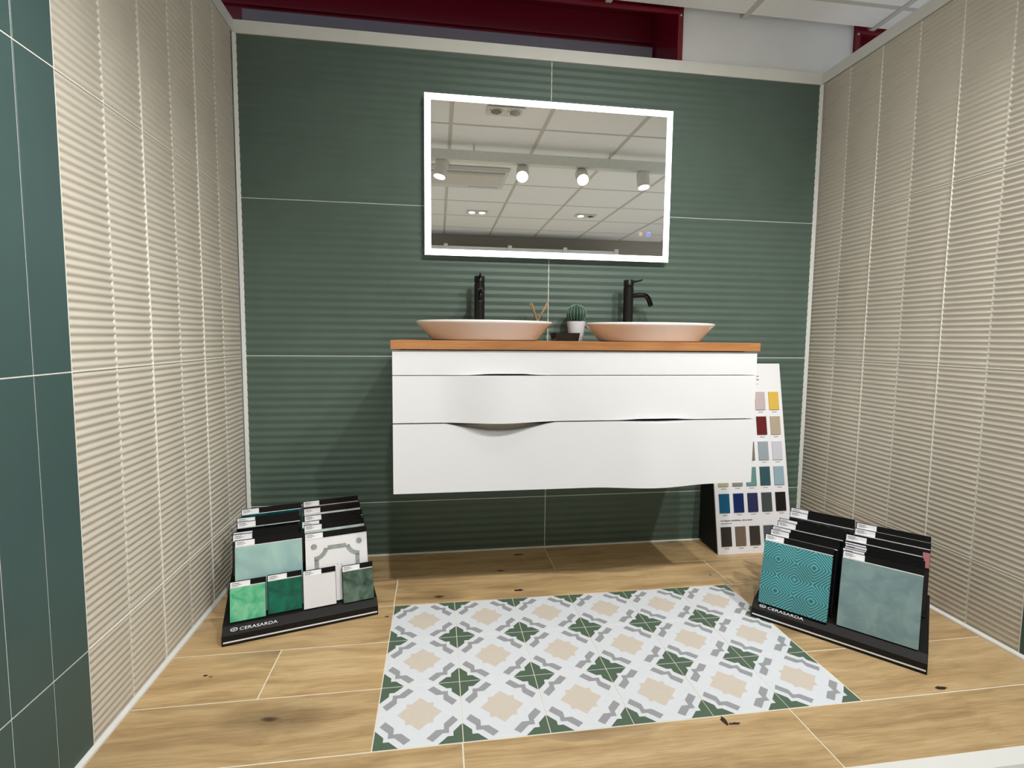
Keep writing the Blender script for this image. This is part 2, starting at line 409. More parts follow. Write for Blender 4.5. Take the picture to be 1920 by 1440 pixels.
# ------------------------------------------------------------------ floor: oak planks and patterned tiles
floor = MB().box(-1.2, 1.2, -1.176, .003, -.12, -.0012).build('floor', M_fgrout)
struct(floor, 'raised floor of oak planks around a panel of patterned tiles', 'floor')
YR = [0, -.203, -.404, -.604, -.804, -1.004, -1.176]
planks = [(0, -1.197, -.003), (0, -.003, 1.197), (1, -1.197, -.605), (1, -.605, .621), (1, .621, 1.197), (2, -1.197, -.602), (2, .6, 1.197),
          (3, -1.197, -.904), (3, -.904, -.602), (3, .6, 1.197), (4, -1.197, -.602), (4, .6, 1.197), (5, -1.197, -.404), (5, -.404, .397), (5, .397, 1.197)]
for (r, a, b) in planks:
    g = .0018; ya, yb = YR[r + 1] + g, YR[r] - g
    xa, xb = a + g, b - g; cx, cy = (xa + xb) / 2, (ya + yb) / 2
    MB().cbox(xa - cx, xb - cx, ya - cy, yb - cy, -.009, 0, .0006).build('plank', M_oakf, floor, loc=(cx, cy, 0))
M_knot = mat('dark_knot', (46, 30, 24), .6, noise=.25, nscale=120)
rk = random.Random(3)
for (x, y, a, b) in ((-.169, -.351, .017, .007), (.214, -1.020, .006, .012), (.232, -1.032, .014, .004), (.845, -.989, .016, .006), (-1.07, -.695, .006, .004), (-1.054, -.702, .005, .002), (-.125, -.059, .022, .006), (-.214, -.203 + .01, .016, .004), (-.622, -.466, .008, .004), (.58, -.326, .007, .003)):
    kb = MB(); kb.poly([(a * (1 + .35 * rk.uniform(-1, 1)) * math.cos(2 * math.pi * k / 14), b * (1 + .35 * rk.uniform(-1, 1)) * math.sin(2 * math.pi * k / 14), 0) for k in range(14)])
    kb.build('knot', M_knot, floor, loc=(x, y, .00015))
M_tw = mat('cement_tile_white', (226, 230, 236), .5, noise=.015, nscale=60)
M_tg = mat('cement_tile_grey', (158, 160, 164), .55, noise=.02, nscale=60)
M_tgr = mat('cement_tile_green', (84, 105, 86), .55, noise=.03, nscale=60)
M_tb = mat('cement_tile_beige', (215, 204, 191), .55, noise=.02, nscale=80)
def pattern_tile():
    H = .1 - .0011; mb = MB().cbox(-H, H, -H, H, -.009, 0, .0005, 0)
    zt = .00012; S = .1
    def poly(pts, mi): mb.poly([(max(-H, min(H, x * S)), max(-H, min(H, y * S)), zt) for x, y in pts], mi)
    d, s = .53, .33
    q = [(d, 0), (s, d - s), (s, s), (d - s, s)]
    star = []
    for k in range(4):
        for (x, y) in q:
            for _ in range(k): x, y = -y, x
            star.append((x, y))
    poly(star, 3)
    for k in range(4):
        def rot(p):
            x, y = p
            for _ in range(k): x, y = -y, x
            return (x, y)
        di, do, ci, co = .965, 1.225, .572, .688
        bar = [(.79, di - .79), (ci, di - ci), (ci, ci), (di - ci, ci), (di - .79, .79), (do - .905, .905), (do - co, co), (co, co), (co, do - co), (.905, do - .905)]
        poly([rot(p) for p in bar], 1)
        cr = [(1, 1), (.44, 1), (.655, .785), (.785, .785), (.785, .655), (1, .44)]
        poly([rot(p) for p in cr], 2)
    return mb.mesh('patterned_tile', [M_tw, M_tg, M_tgr, M_tb])
pt = pattern_tile()
for r in range(3):
    for c in range(6):
        link('tile', pt, floor, (-.502 + .2 * c, -.504 - .2 * r, 0))

# ------------------------------------------------------------------ showroom around the booth
ZC = 2.262
fl2 = MB().box(-4, 4.6, -4.85, .03, -.2, -.128).build('floor_lower', mat('pale_vinyl', (206, 205, 203), .6, noise=.06, nscale=5)); struct(fl2, 'pale showroom floor below the raised booth', 'floor')
wu = MB()
wu.box(.556, 1.354, .02, .12, -.128, ZC + .05); wu.box(-4, -1.9, .02, .12, -.128, ZC + .05); wu.box(2.5, 4.6, .02, .12, -.128, ZC + .05)
wu.box(-1.9, .556, .02, .12, -.128, 1.95); wu.box(1.354, 2.5, .02, .12, -.128, 1.95)
struct(wu.build('wall_rear', M_wallwhite), 'white plaster wall seen above the booth behind its cap rail', 'wall')
wf = MB().box(-4, 4.6, -4.95, -4.8, -.128, ZC + .05)
struct(wf.build('wall_front', mat('taupe_wall', (160, 154, 142), .8, noise=.02)), 'taupe showroom wall reflected at the foot of the mirror', 'wall')
wl = MB(); wl.box(-4.1, -4.0, -4.8, .12, -.128, .8); wl.box(-4.1, -4.0, -4.8, .12, 2.1, ZC + .05); wl.box(-4.1, -4.0, -4.8, -4.2, .8, 2.1); wl.box(-4.1, -4.0, -.6, .12, .8, 2.1)
struct(wl.build('wall_far_left', M_wallwhite), 'white showroom side wall to the left of the booth', 'wall')
wr = MB(); wr.box(4.6, 4.7, -4.8, .12, -.128, .3); wr.box(4.6, 4.7, -4.8, .12, 2.15, ZC + .05); wr.box(4.6, 4.7, -4.8, -4.5, .3, 2.15); wr.box(4.6, 4.7, -.3, .12, .3, 2.15)
struct(wr.build('wall_far_right', M_wallwhite), 'white showroom side wall to the right of the booth', 'wall')
def window(n, x, y0, y1, z0, z1, e, label):
    wn = empty('window_%d' % n, (x, (y0 + y1) / 2, z0)); struct(wn, label, 'window')
    hy = (y1 - y0) / 2; h = z1 - z0
    fr = MB()
    for (a, b, c, d) in ((-hy, hy, 0, .05), (-hy, hy, h - .05, h), (-hy, -hy + .05, .05, h - .05), (hy - .05, hy, .05, h - .05), (-.025, .025, .05, h - .05)):
        fr.box(-.03, .03, a, b, c, d)
    fr.build('window_frame', M_white, wn)
    pm = mat('glowing_frosted_pane_%d' % n, (230, 238, 250), .6, emit=(222, 234, 255), estr=e, noise=.01)
    for s in (-1, 1):
        MB().box(-.004, .004, min(s * .026, s * (hy - .051)), max(s * .026, s * (hy - .051)), .051, h - .051).build('pane', pm, wn)
window(1, 4.65, -4.5, -.3, .3, 2.15, WINDOW_E, 'tall daylit shop window far to the right of the booth')
window(2, -4.05, -4.2, -.6, .8, 2.1, WINDOW_L, 'wide unseen glowing window added as fill far to the left of the booth')  # unseen window, its glowing panes added as fill from the left

# ceiling: grid bars with lay-in panels
ceiling = MB().box(-4, 4.6, -4.8, .02, ZC + .02, ZC + .04).build('ceiling', M_ceil); struct(ceiling, 'suspended ceiling of square off-white panels in a metal grid', 'ceiling')
XG = [-3.97 + .6 * i for i in range(15)]; YG = [.02 - .02 - .6 * i - .14 + .14 for i in range(0, 9)]
YG = [.0] + [-.14 - .6 * i for i in range(0, 8)] + [-4.8]
pc = {}
for i in range(len(XG) - 1):
    for j in range(len(YG) - 1):
        wx, wy = XG[i + 1] - XG[i], YG[j] - YG[j + 1]; key = round(wy, 3)
        if key not in pc:
            pc[key] = MB().box(-wx / 2 + .008, wx / 2 - .008, -wy / 2 + .008, wy / 2 - .008, 0, .015).mesh('ceiling_panel', M_ceil)
        link('panel', pc[key], ceiling, ((XG[i] + XG[i + 1]) / 2, (YG[j] + YG[j + 1]) / 2, ZC))
for x in XG: MB().box(x - .012, x + .012, -4.8, .015, ZC - .003, ZC + .02).build('grid_bar', M_tbar, ceiling)
for y in YG[1:-1]: MB().box(-4, 4.6, y - .009, y + .009, ZC - .002, ZC + .02).build('grid_bar', M_tbar, ceiling)

# recessed twin downlights
def downlight(x, y, lit, label, W_=None):
    d = empty('twin_downlight', (x, y, ZC - .004)); tag(d, label, 'ceiling light', 'recessed twin downlights')
    f = MB(); W, H = .112, .058
    f.box(-W, W, -H, H, -.006, 0); f.build('frame', M_spotw, d)
    for k, s in enumerate((-1, 1)):
        o = MB().lathe([(.046, -.0065), (.046, -.010), (.040, -.010), (.034, -.0068)], 24, c=(s * .056, 0, 0)).build('ring', M_spotw, d, smooth=40)
        MB().lathe([(.032, -.0092), (.0, -.0092)], 20, c=(s * .056, 0, 0), cap0=False, cap1=False).build('lamp', (M_refl if W_ else M_lamp) if lit[k] else M_dark, o)
        if lit[k]:
            l = bpy.data.lights.new('downlight_beam', 'SPOT'); l.energy = W_ or DOWN_W; l.spot_size = R(105); l.spot_blend = .4; l.shadow_soft_size = .03; l.color = (1, .99, .965)
            lo = link('downlight_beam', l, d, (s * .056, 0, -.03))
downlight(-.05, -1.10, (1, 1), 'twin downlight in the ceiling near the top of the mirror', NEAR_W)
downlight(-.03, -3.55, (1, 1), 'twin downlight above the display wall, left of the pair low in the mirror')
downlight(1.17, -3.50, (1, 0), 'twin downlight with one dead lamp, right of the pair low in the mirror')
downlight(-2.43, -3.55, (1, 1), 'unseen twin downlight added for fill, far left behind the camera')  # from here on, unseen repeats of the mirrored fixtures, added as fill light
downlight(2.97, -3.5, (1, 1), 'unseen twin downlight added for fill, far right behind the camera')
downlight(-2.43, -1.1, (1, 1), 'unseen twin downlight added for fill outside the left wall')
downlight(2.37, -1.1, (1, 1), 'unseen twin downlight added for fill outside the right wall')

# air conditioning cassette
ac = empty('air_conditioner', (-.29, -2.35, ZC - .004)); tag(ac, 'white ceiling air conditioning cassette with one long louvre, seen in the mirror', 'air conditioner')
MB().prism([(-.42, 0), (.42, 0), (.405, -.03), (-.405, -.03)], 'y', -.24, .24).build('body', M_spotw, ac)
MB().box(.10, .36, -.215, -.175, -.036, -.0305).build('vent_flap', M_spotw, ac)
MB().box(-.36, .38, .17, .215, -.034, -.0305).build('louvre', mat('grey_vent', (168, 164, 160), .5, noise=.04), ac)
MB().box(-.38, .38, -.14, .14, -.033, -.0305).build('grille', mat('pale_grille', (214, 208, 200), .5, noise=.03), ac)

# lighting beam with four spots
beam = empty('lighting_beam', (.3, -1.66, 2.14)); tag(beam, 'brushed metal lighting beam hung across the booth front, seen in the mirror', 'light rail')
MB().cbox(-1.75, 1.75, -.03, .03, 0, .07, .004).build('rail', M_alu, beam)
for x in (-1.5, -.5, .5, 1.5): MB().lathe([(.006, .07), (.006, ZC - 2.143)], 10, c=(x, 0, 0)).build('hanger', M_spotw, beam, smooth=40)
SP = [(-.43, (-1.2, -1.12, .75)), (.15, (-.15, -.1, .62)), (.59, (.42, -.1, .70)), (1.06, (1.2, -.95, .9))]
names = ['spotlight over the left wall, leftmost of four in the mirror', 'brightly lit spotlight aimed at the mirror, second from the left', 'brightly lit spotlight aimed at the mirror, third from the left', 'spotlight hanging straight down beside the right wall, last of four in the mirror']
for k, (x, aim) in enumerate(SP):
    piv = Vector((x, -1.66, 2.085))
    s = empty('spotlight', piv); tag(s, 'white cylinder ' + names[k], 'spotlight', 'spotlights on the lighting beam')
    MB().tube([(0, 0, .054), (0, 0, .0)], .008, 10).build('stem', M_spotw, s, smooth=40)
    d = (Vector(aim) - piv).normalized()
    tilt = d if k in (1, 2) else (d * .6 + Vector((0, 0, -1))).normalized()
    q = Vector((0, 0, -1)).rotation_difference(tilt)
    hd = MB().lathe([(.0, .045), (.043, .045), (.046, .041), (.046, -.062), (.043, -.064), (.040, -.062), (.036, -.046), (.0, -.046)], 28, cap0=False, cap1=False).build('housing', M_spotw, s, smooth=40)
    hd.rotation_mode = 'QUATERNION'; hd.rotation_quaternion = q
    lp = MB().lathe([(.0355, -.047), (.030, -.051), (.0, -.053)], 24, cap0=False, cap1=False).build('lamp', M_lamp, hd, smooth=40)
    l = bpy.data.lights.new('spot_beam', 'SPOT'); l.energy = SPOT_W[k]; l.spot_size = R(108 if k in (1, 2) else 92); l.spot_blend = 1.0; l.shadow_soft_size = .022; l.color = (1, .985, .955)
    lo = link('spot_beam', l, s); lo.location = tilt * .07; lo.rotation_mode = 'QUATERNION'; lo.rotation_quaternion = Vector((0, 0, -1)).rotation_difference(d)

# far display partition in the mirror
dp = empty('display_partition', (.65, -4.55, -.128)); tag(dp, 'pale display partition with posts along the far showroom wall, in the mirror', 'partition')
MB().box(-1.45, 1.25, -.02, .02, 0, 2.13).build('panel', mat('pale_olive_panel', (206, 200, 160), .6, noise=.03), dp)
MB().box(-1.45, 1.25, -.03, .03, 2.131, 2.19).build('top_rail', M_white, dp)
for x in (-1.0, -.18, .55, 1.25): MB().box(x - .025, x + .025, .031, .055, 0, 2.215).build('post', M_white, dp)

# red niches above the back wall
def niche(x0, x1, label, board):
    n = empty('red_niche', ((x0 + x1) / 2, .02, 1.95)); tag(n, label, 'niche', 'red wall niches')
    a, b = x0 - (x0 + x1) / 2, x1 - (x0 + x1) / 2
    MB().box(a, b, .255, .275, .0, .45).build('back_panel', M_red, n)
    MB().box(b - .022, b, -.012, .254, .0, .45).build('side_panel', M_red, n)
    MB().box(a, a + .022, -.012, .254, .0, .45).build('side_panel', M_red, n)
    MB().box(a + .0225, b - .0225, .0, .254, .44, .46).build('top_panel', M_red, n)
    MB().box(a + .0225, b - .0225, -.012, -.004, .294, .3105).build('front_rail', M_red, n)
    MB().box(a + .0225, b - .0225, .243, .2545, .318, .326).build('lip', M_red, n)
    for px in (b - .011, a + .011):
        MB().lathe([(.004, 0), (.003, .0015)], 12).build('screw', M_alu, n, loc=(px, -.0125, .29)).rotation_euler = (R(90), 0, 0)
    if board:
        o = MB().prism([(b - .03, .0), (b - .03, .290), (a + .53, .290), (a + .53, .0)], 'y', .225, .24).build('grey_board', M_greyb, n)
niche(-1.78, .555, 'long dark red niche with a grey board inside, above the green wall', True)
niche(1.356, 2.48, 'small visible corner of a dark red niche above the right wall', False)

# ------------------------------------------------------------------ vanity
van = empty('vanity_cabinet', (0, 0, .414)); tag(van, 'white wall-hung vanity with three wave-fronted drawers', 'cabinet')
VX0, VX1, VY = -.5935, .6045, -.510
def P0(mb): # shift world z to the vanity's local frame
    mb.v = [(x, y, z - .414) for x, y, z in mb.v]; return mb
bd = MB(); bd.box(VX0 + .002, VX0 + .02, -.468, -.004, .42, .864); bd.box(VX1 - .02, VX1 - .002, -.468, -.004, .42, .864)
bd.box(VX0 + .02, VX1 - .02, -.466, -.004, .42, .438); bd.box(VX0 + .02, VX1 - .02, -.02, -.004, .438, .864)
P0(bd).build('body', M_lacq, van)
def bump(x, c, hw): 
    t = abs(x - c) / hw
    return 0 if t >= 1 else .5 + .5 * math.cos(math.pi * t)
def drawer(z0, z1, bulges, scoop=None, thick=.02, lift=None, dip=None):
    mb = MB(); NX = 160; NZ = 10; NS = 6
    xs = [VX0 + (VX1 - VX0) * i / NX for i in range(NX + 1)]
    rows = NZ + NS + 1
    for x in xs:
        yf = VY - sum(a * bump(x, c, hw) for c, hw, a in bulges)
        t, b, dep = z1, z1, 0
        zl = z0 + (lift[2] * min(1, 1.6 * bump(x, lift[0], lift[1])) if lift else 0)
        if dip: t = b = z1 - dip[2] * bump(x, dip[0], dip[1])
        if scoop:
            s = (x - scoop[0]) / (scoop[1] - scoop[0])
            if 0 < s < 1:
                sn = math.sin(math.pi * s); t = z1 - .026 * sn ** 1.25; b = z1 - .030 * sn ** 1.25; dep = .003 * min(1, sn * 1.6)
        b = min(b, t)
        for k in range(NZ + 1): mb.v.append((x, yf, zl + (b - zl) * k / NZ))
        for k in range(1, NS + 1): mb.v.append((x, yf + dep * (k / NS), b + (t - b) * k / NS))
    for i in range(NX):
        for k in range(rows - 1):
            a = i * rows + k
            mb.f.append((a, a + rows, a + rows + 1, a + 1)); mb.m.append(0)
    n = len(mb.v)
    for x in xs:
        tz = mb.v[xs.index(x) * rows + rows - 1]
        yb = max(VY + thick, tz[1] + .004) 
        mb.v.append((x, VY + thick + (.004 if scoop else 0), mb.v[xs.index(x) * rows][2])); mb.v.append((x, VY + thick + (.004 if scoop else 0), tz[2]))
    for i in range(NX):
        a = n + 2 * i
        mb.f.append((a, a + 2, a + 3, a + 1)); mb.m.append(0)
        mb.f.append((i * rows, (i + 1) * rows, a + 2, a)); mb.m.append(0)
        mb.f.append((i * rows + rows - 1, (i + 1) * rows + rows - 1, a + 3, a + 1)); mb.m.append(0)
    mb.f.append(tuple(range(rows)) + (n + 1, n)); mb.m.append(0)
    e = NX * rows; mb.f.append(tuple(range(e, e + rows)) + (n + 2 * NX + 1, n + 2 * NX)); mb.m.append(0)
    return P0(mb)
BL = (-.262, .20, .036); BR = (.25, .22, .030)
drawer(.7862, .8615, [], lift=(-.245, .13, .0035)).build('drawer', M_lacq, van, smooth=8)
d2 = drawer(.6385, .7838, [BL], lift=(.255, .15, .003)).build('drawer', M_lacq, van, smooth=8)
d3 = drawer(.417, .6345, [BR], scoop=(-.437, -.085), dip=(.255, .16, .003)).build('drawer', M_lacq, van, smooth=8)
P0(MB().box(VX0 + .021, VX1 - .021, -.4845, -.470, .44, .628)).build('inner_panel', M_inner, van)
P0(MB().box(VX0 + .021, VX1 - .021, -.4845, -.470, .65, .78)).build('inner_panel', M_board, van)  # black sheet standing in for the shade inside the drawer gap
ct = MB().cbox(VX0 - .004, VX1 + .005, -.518, -.002, .8652, .892, .0012).build('countertop', M_oakt)
tag(ct, 'warm oak wooden countertop lying on the white vanity', 'countertop')

# basins
def basin(x, y, label):
    prof = [(.0, 0), (.74, 0), (.775, .002), (.79, .006), (.86, .026), (.94, .046), (.985, .056), (.998, .0595), (1.0, .0625), (.993, .0655), (.975, .0668), (.955, .0655), (.93, .060), (.87, .040), (.78, .020), (.6, .011), (.2, .008), (0, .0078)]
    b = MB().lathe(prof, 72, .240, .180, cap0=False, cap1=False).build('basin_bowl', M_ceram, None, smooth=50)
    bo = empty('countertop_basin', (x, y, .8925)); b.parent = bo; b.name = 'bowl'
    tag(bo, label, 'basin', 'oval basins on the countertop')
    MB().lathe([(.022, .0085), (.022, .011), (.016, .012), (0, .012)], 24, cap0=False, cap1=False).build('drain', M_alu, bo, smooth=40)
basin(-.292, -.288, 'oval white countertop basin in front of the forward-facing black tap')
basin(.318, -.288, 'oval white countertop basin beside the small potted cactus')
# taps
def tap(x, y, rz, label):
    t = empty('basin_tap', (x, y, .8925), rz); tag(t, label, 'tap', 'black basin taps')
    MB().lathe([(.0, 0), (.0245, 0), (.0245, .004), (.020, .006), (.020, .219), (.0185, .2205), (.0, .2205)], 32, cap0=False, cap1=False).build('body', M_blackm, t, smooth=40)
    h = MB().lathe([(.0, .2207), (.0175, .2207), (.0175, .2235), (.0205, .2245), (.0205, .246), (.019, .248), (0, .248)], 32, cap0=False, cap1=False).build('head', M_blackm, t, smooth=40)
    MB().tube([(.012, 0, .241), (.022, 0, .243), (.040, 0, .2455), (.054, 0, .249), (.058, 0, .2515)], [.006, .0055, .004, .0034, .003], 12).build('lever', M_blackm, h, smooth=50)
    pts = [(.015, 0, .186), (.05, 0, .1885), (.066, 0, .189), (.075, 0, .1865), (.082, 0, .181), (.088, 0, .172), (.092, 0, .162), (.098, 0, .146)]
    sp = MB().tube(pts, .0098, 18).build('spout', M_blackg, t, smooth=50)
    MB().tube([(.0981, 0, .1459), (.0985, 0, .1448)], .0085, 18).build('aerator', M_dark, sp, smooth=50)
tap(-.295, -.085, R(-92), 'tall black tap with spout facing forward over its basin')
tap(.313, -.085, R(0), 'tall black tap with spout turned sideways to the right')
# cactus
ca = empty('potted_cactus', (.096, -.085, .8925)); tag(ca, 'small round green cactus in a white pot between the basins', 'plant')
MB().lathe([(0, 0), (.026, 0), (.028, .003), (.0375, .076), (.0375, .078), (.035, .078), (.034, .072), (0, .072)], 36, cap0=False, cap1=False).build('pot', mat('white_pot', (226, 226, 232), .5, noise=.02), ca, smooth=40)
MB().lathe([(.033, .0725), (.02, .0745), (0, .0745)], 20, cap0=False, cap1=False).build('soil', mat('dark_soil', (40, 32, 26), .9, noise=.3, nscale=200), ca)
cb = MB(); NR = 18; seg = NR * 6; rr = .0375
pr = []
for k in range(15):
    ph = -1.15 + k * (math.pi / 2 + 1.15) / 14; pr.append((math.cos(ph), math.sin(ph)))
for (c, s) in pr:
    for i in range(seg):
        a = 2 * math.pi * i / seg; m_ = 1 + .07 * (abs(math.cos(NR * a / 2)) * 2 - 1) * c
        cb.v.append((rr * c * m_ * math.cos(a), rr * c * m_ * math.sin(a), .108 + rr * 1.02 * s))
for k in range(14):
    for i in range(seg):
        j = (i + 1) % seg; cb.f.append((k * seg + i, k * seg + j, (k + 1) * seg + j, (k + 1) * seg + i)); cb.m.append(0)
cbo = cb.build('cactus_body', mat('cactus_green', (36, 70, 54), .6, noise=.12, nscale=200), ca, smooth=60)
spn = MB()
for i in range(NR):
    a = 2 * math.pi * i / NR
    pts = []
    for k in range(1, 14):
        c, s = pr[k]; q = rr * c * (1 + .07 * c) + .0006; pts.append((q * math.cos(a), q * math.sin(a), .108 + rr * 1.02 * s))
    spn.tube(pts, .0007, 5)
spn.build('spines', mat('pale_spines', (150, 172, 150), .8, noise=.1), cbo)
# reed diffuser
rd = empty('reed_diffuser', (-.046, -.075, .8925)); tag(rd, 'clear glass reed diffuser with wooden sticks behind the left basin', 'diffuser')
gm = mat('clear_glass', (235, 245, 240), .02, trans=1.0)
gb = MB(); gb.lathe([(0, 0), (.036, 0), (.038, .003), (.038, .045), (.030, .058), (.014, .062), (.014, .074), (.0125, .074), (.0125, .062), (.028, .055), (.0355, .044), (.0355, .010), (0, .009)], 4, cap0=False, cap1=False)
g_ = gb.build('bottle', gm, rd, smooth=20); g_.rotation_euler = (0, 0, R(45)); g_.location.x = -.014
Mst = wood_mat('reed_wood', (170, 122, 78), (204, 160, 112), (218, 180, 134), knots=False, gx=3, gy=60)
for (x1, y1, z1, r) in ((-.046, .008, .148, .0022), (-.040, -.004, .150, .0022), (.024, .004, .151, .0024), (.027, -.004, .152, .0024)):
    MB().tube([(-.001, -y1 * .4, .044) if x1 < 0 else (-.029, -y1 * .4, .044), (-.0165 if x1 < 0 else -.0135, y1 * .3, .078), (x1, y1, z1)], r, 8).build('stick', Mst, rd, smooth=50)
# black dish
bd_ = empty('soap_dish', (.020, -.20, .8925)); tag(bd_, 'small black square dish in front of the potted cactus', 'dish')
q = MB()
def ring(h, z): return [(-h, -h, z), (h, -h, z), (h, h, z), (-h, h, z)]
lv = [ring(.042, 0), ring(.0465, .030), ring(.043, .030), ring(.039, .006)]
for l in lv: q.v += l
for k in range(3):
    for i in range(4):
        j = (i + 1) % 4; q.f.append((k * 4 + i, k * 4 + j, k * 4 + 4 + j, k * 4 + 4 + i)); q.m.append(0)
q.f.append((3, 2, 1, 0)); q.m.append(0); q.f.append((12, 13, 14, 15)); q.m.append(0)
q.build('dish_body', mat('black_glazed', (14, 18, 15), .18, noise=.1, nscale=60), bd_).name = 'dish'

# ------------------------------------------------------------------ mirror
mi = empty('led_mirror', (-.001, -.012, 1.226)); tag(mi, 'wide rectangular wall mirror with a glowing white edge', 'mirror')
MW, MH = .5045, .6105
MB().box(-MW + .03, MW - .03, -.010, .0105, .03, MH - .03).build('back_box', M_alu, mi)
MB().box(-MW, MW, -.0178, -.0105, 0, MH).build('backing', M_white, mi)
t = .0235
MB().quad((-MW + t, -.0192, t), (MW - t, -.0192, t), (MW - t, -.0192, MH - t), (-MW + t, -.0192, MH - t)).build('mirror_glass', M_mirror, mi)
lf = MB()
for (a, b, c, d) in ((-MW - .001, MW + .001, -.001, t), (-MW - .001, MW + .001, MH - t, MH + .001), (-MW - .001, -MW + t, t, MH - t), (MW - t, MW + .001, t, MH - t)):
    lf.box(a, b, -.0196, -.0180, c, d)
lf.build('light_frame', M_led, mi)
def icon(u, rgb, e, ring_):
    m = mat('touch_icon_%d' % int(u * 1000), rgb, .5, emit=rgb, estr=e, noise=.01)
    mb = MB(); s = .008
    if ring_:
        for (a, b, c, d) in ((-s, s, -s, -s + .0022), (-s, s, s - .0022, s), (-s, -s + .0022, -s, s), (s - .0022, s, -s, s), (-.001, .001, -.001, s * .6)): mb.box(a, b, 0, .0002, c, d)
    else:
        for k in (-1, 0, 1): mb.prism([(k * .005 - .001, -s), (k * .005 + .001, -s), (k * .005 + .002, 0), (k * .005 + .001, s), (k * .005 - .001, s), (k * .005, 0)], 'y', 0, .0002)
    mb.build('touch_icon', m, mi, loc=(u, -.0196, .112))
icon(.415, (120, 130, 255), 1.1, True); icon(.379, (225, 165, 160), .5, False)

# ------------------------------------------------------------------ colour chart leaning in the right corner
tl = math.atan2(.149, .8)
Mc = Matrix.Translation((.709, -.164, .0005)) @ Matrix.Rotation(-tl, 4, 'X')
ch = empty('colour_chart', M=Mc); tag(ch, 'tall white colour chart board with rows of paint chips beside the vanity', 'colour chart')
CW, CH = .344, .812
MB().box(0, CW, 0, .006, 0, CH).build('board', M_paper, ch)
sw = {
 0: [None, None, None, (198, 182, 184), (222, 184, 82)],
 1: [None, None, None, (100, 18, 22), (182, 166, 146)],
 2: [None, None, (120, 116, 110), (154, 166, 174), (206, 206, 218)],
 3: [(188, 182, 150), (140, 138, 126), (102, 146, 146), (48, 84, 92), (150, 176, 190)],
 4: [(0, 88, 124), (4, 36, 92), (40, 42, 84), (66, 76, 76), (8, 7, 8)],
 5: [(52, 46, 42), (116, 100, 86), (54, 50, 44), (84, 86, 98), None]}
ztop = [.686, .578, .469, .361, .251, .113]
for r, cols in sw.items():
    for c, rgb in enumerate(cols):
        if rgb is None: continue
        x0 = .017 + .0655 * c; z1 = ztop[r]
        p = MB(); p.v = []
        p.prism([(x0, z1 - .079), (x0 + .046, z1 - .079), (x0 + .046, z1), (x0, z1)], 'y', -.0045, -.0002)
        s_ = p.build('colour_chip', mat('chip_%d_%d' % (r, c), rgb, .45, noise=.03, nscale=300), ch)
        MB().box(x0 + .013, x0 + .035, -.0006, -.0002, z1 - .0905, z1 - .0885).build('caption', M_ink, ch)
MB().box(.214, .238, -.0006, -.0002, .7205, .7215).build('rule', M_ink, ch)
text_mesh('logo_letter', 'C', .027, mat('maroon_ink', (104, 48, 60), .7, noise=.02), ch, Matrix.Translation((.2215, -.0008, .738)) @ Matrix.Rotation(R(90), 4, 'X'))
text_mesh('heading', 'Les laques métallisées, ultra-mates', .0105, M_ink, ch, Matrix.Translation((.019, -.0008, .136)) @ Matrix.Rotation(R(90), 4, 'X'))
MB().box(.019, .07, -.0006, -.0002, .126, .128).build('caption', M_ink, ch)
# folded black side of the chart's stand (a wedge back to the wall)
bk = MB().prism([(.008, 0.0), (.160, 0.012), (.160, .70), (.146, .72)], 'x', .0005, .0035)
Mi = Mc.inverted()
bk.v = [tuple(Mi @ Vector((x + .709, y - .164, z + .0007))) for x, y, z in bk.v]
bk.build('side_flap', M_cardb, ch)

# ------------------------------------------------------------------ sample displays
LEAN = R(15); ZF, SL = .045, .13
def stand(a, ang, label):
    st = empty('sample_stand', (a[0], a[1], 0.0005), R(ang)); tag(st, label, 'display stand', 'tile sample stands')
    MB().prism([(0, 0), (0, .030), (.004, .034), (.022, .0478), (.34, .0450 + .13 * .34 - .0005), (.34, 0)], 'x', 0, .444).build('base', M_base, st, smooth=30)
    MB().box(.003, .441, -.0012, .0, .0085, .0125).build('white_line', M_paper, st)
    MB().prism([(.235, .08), (.31, .09), (.335, .26), (.32, .26)], 'x', .2165, .2215).build('divider', mat('grey_divider', (70, 70, 74), .4, noise=.04), st)
    # lettering on the sloping lip
    sl = math.atan2(.0478 - .034, .018); px = .150
    Ml = Matrix.Translation((.045, .0065, .0372)) @ Matrix.Rotation(sl, 4, 'X')
    text_mesh('lettering', 'CERASARDA', .0128, M_paper, st, Ml, .0003, 1.42)
    em = MB(); n = 20
    for rr0, rr1 in ((.0062, .0078), (.0, .0016)):
        for i in range(n):
            a0, a1 = 2 * math.pi * i / n, 2 * math.pi * (i + 1) / n
            em.quad((rr0 * math.cos(a0) * 1.25, rr0 * math.sin(a0), 0), (rr1 * math.cos(a0) * 1.25, rr1 * math.sin(a0), 0), (rr1 * math.cos(a1) * 1.25, rr1 * math.sin(a1), 0), (rr0 * math.cos(a1) * 1.25, rr0 * math.sin(a1), 0))
    for sgn in (-1, 1):
        for i in range(12):
            xa, xb = -.0075 + .015 * i / 12, -.0075 + .015 * (i + 1) / 12
            fz = lambda x: sgn * .0024 + .0012 * math.sin(x * 420)
            em.quad((xa, fz(xa) - .0005, 0), (xb, fz(xb) - .0005, 0), (xb, fz(xb) + .0005, 0), (xa, fz(xa) + .0005, 0))
    eo = em.build('emblem', M_paper, st); eo.matrix_local = Matrix.Translation((.031, .0108, .0405)) @ Matrix.Rotation(sl, 4, 'X') @ Matrix.Diagonal((1, .72, 1, 1))
    return st
aL, angL, aR, angR = (-1.078, -.571), 15.76, (.559, -.61), -48.2
stand(aL, angL, 'black tile sample stand in the left corner holding four small tiles in front')
stand(aR, angR, 'black tile sample stand by the right wall holding the teal diamond tile')
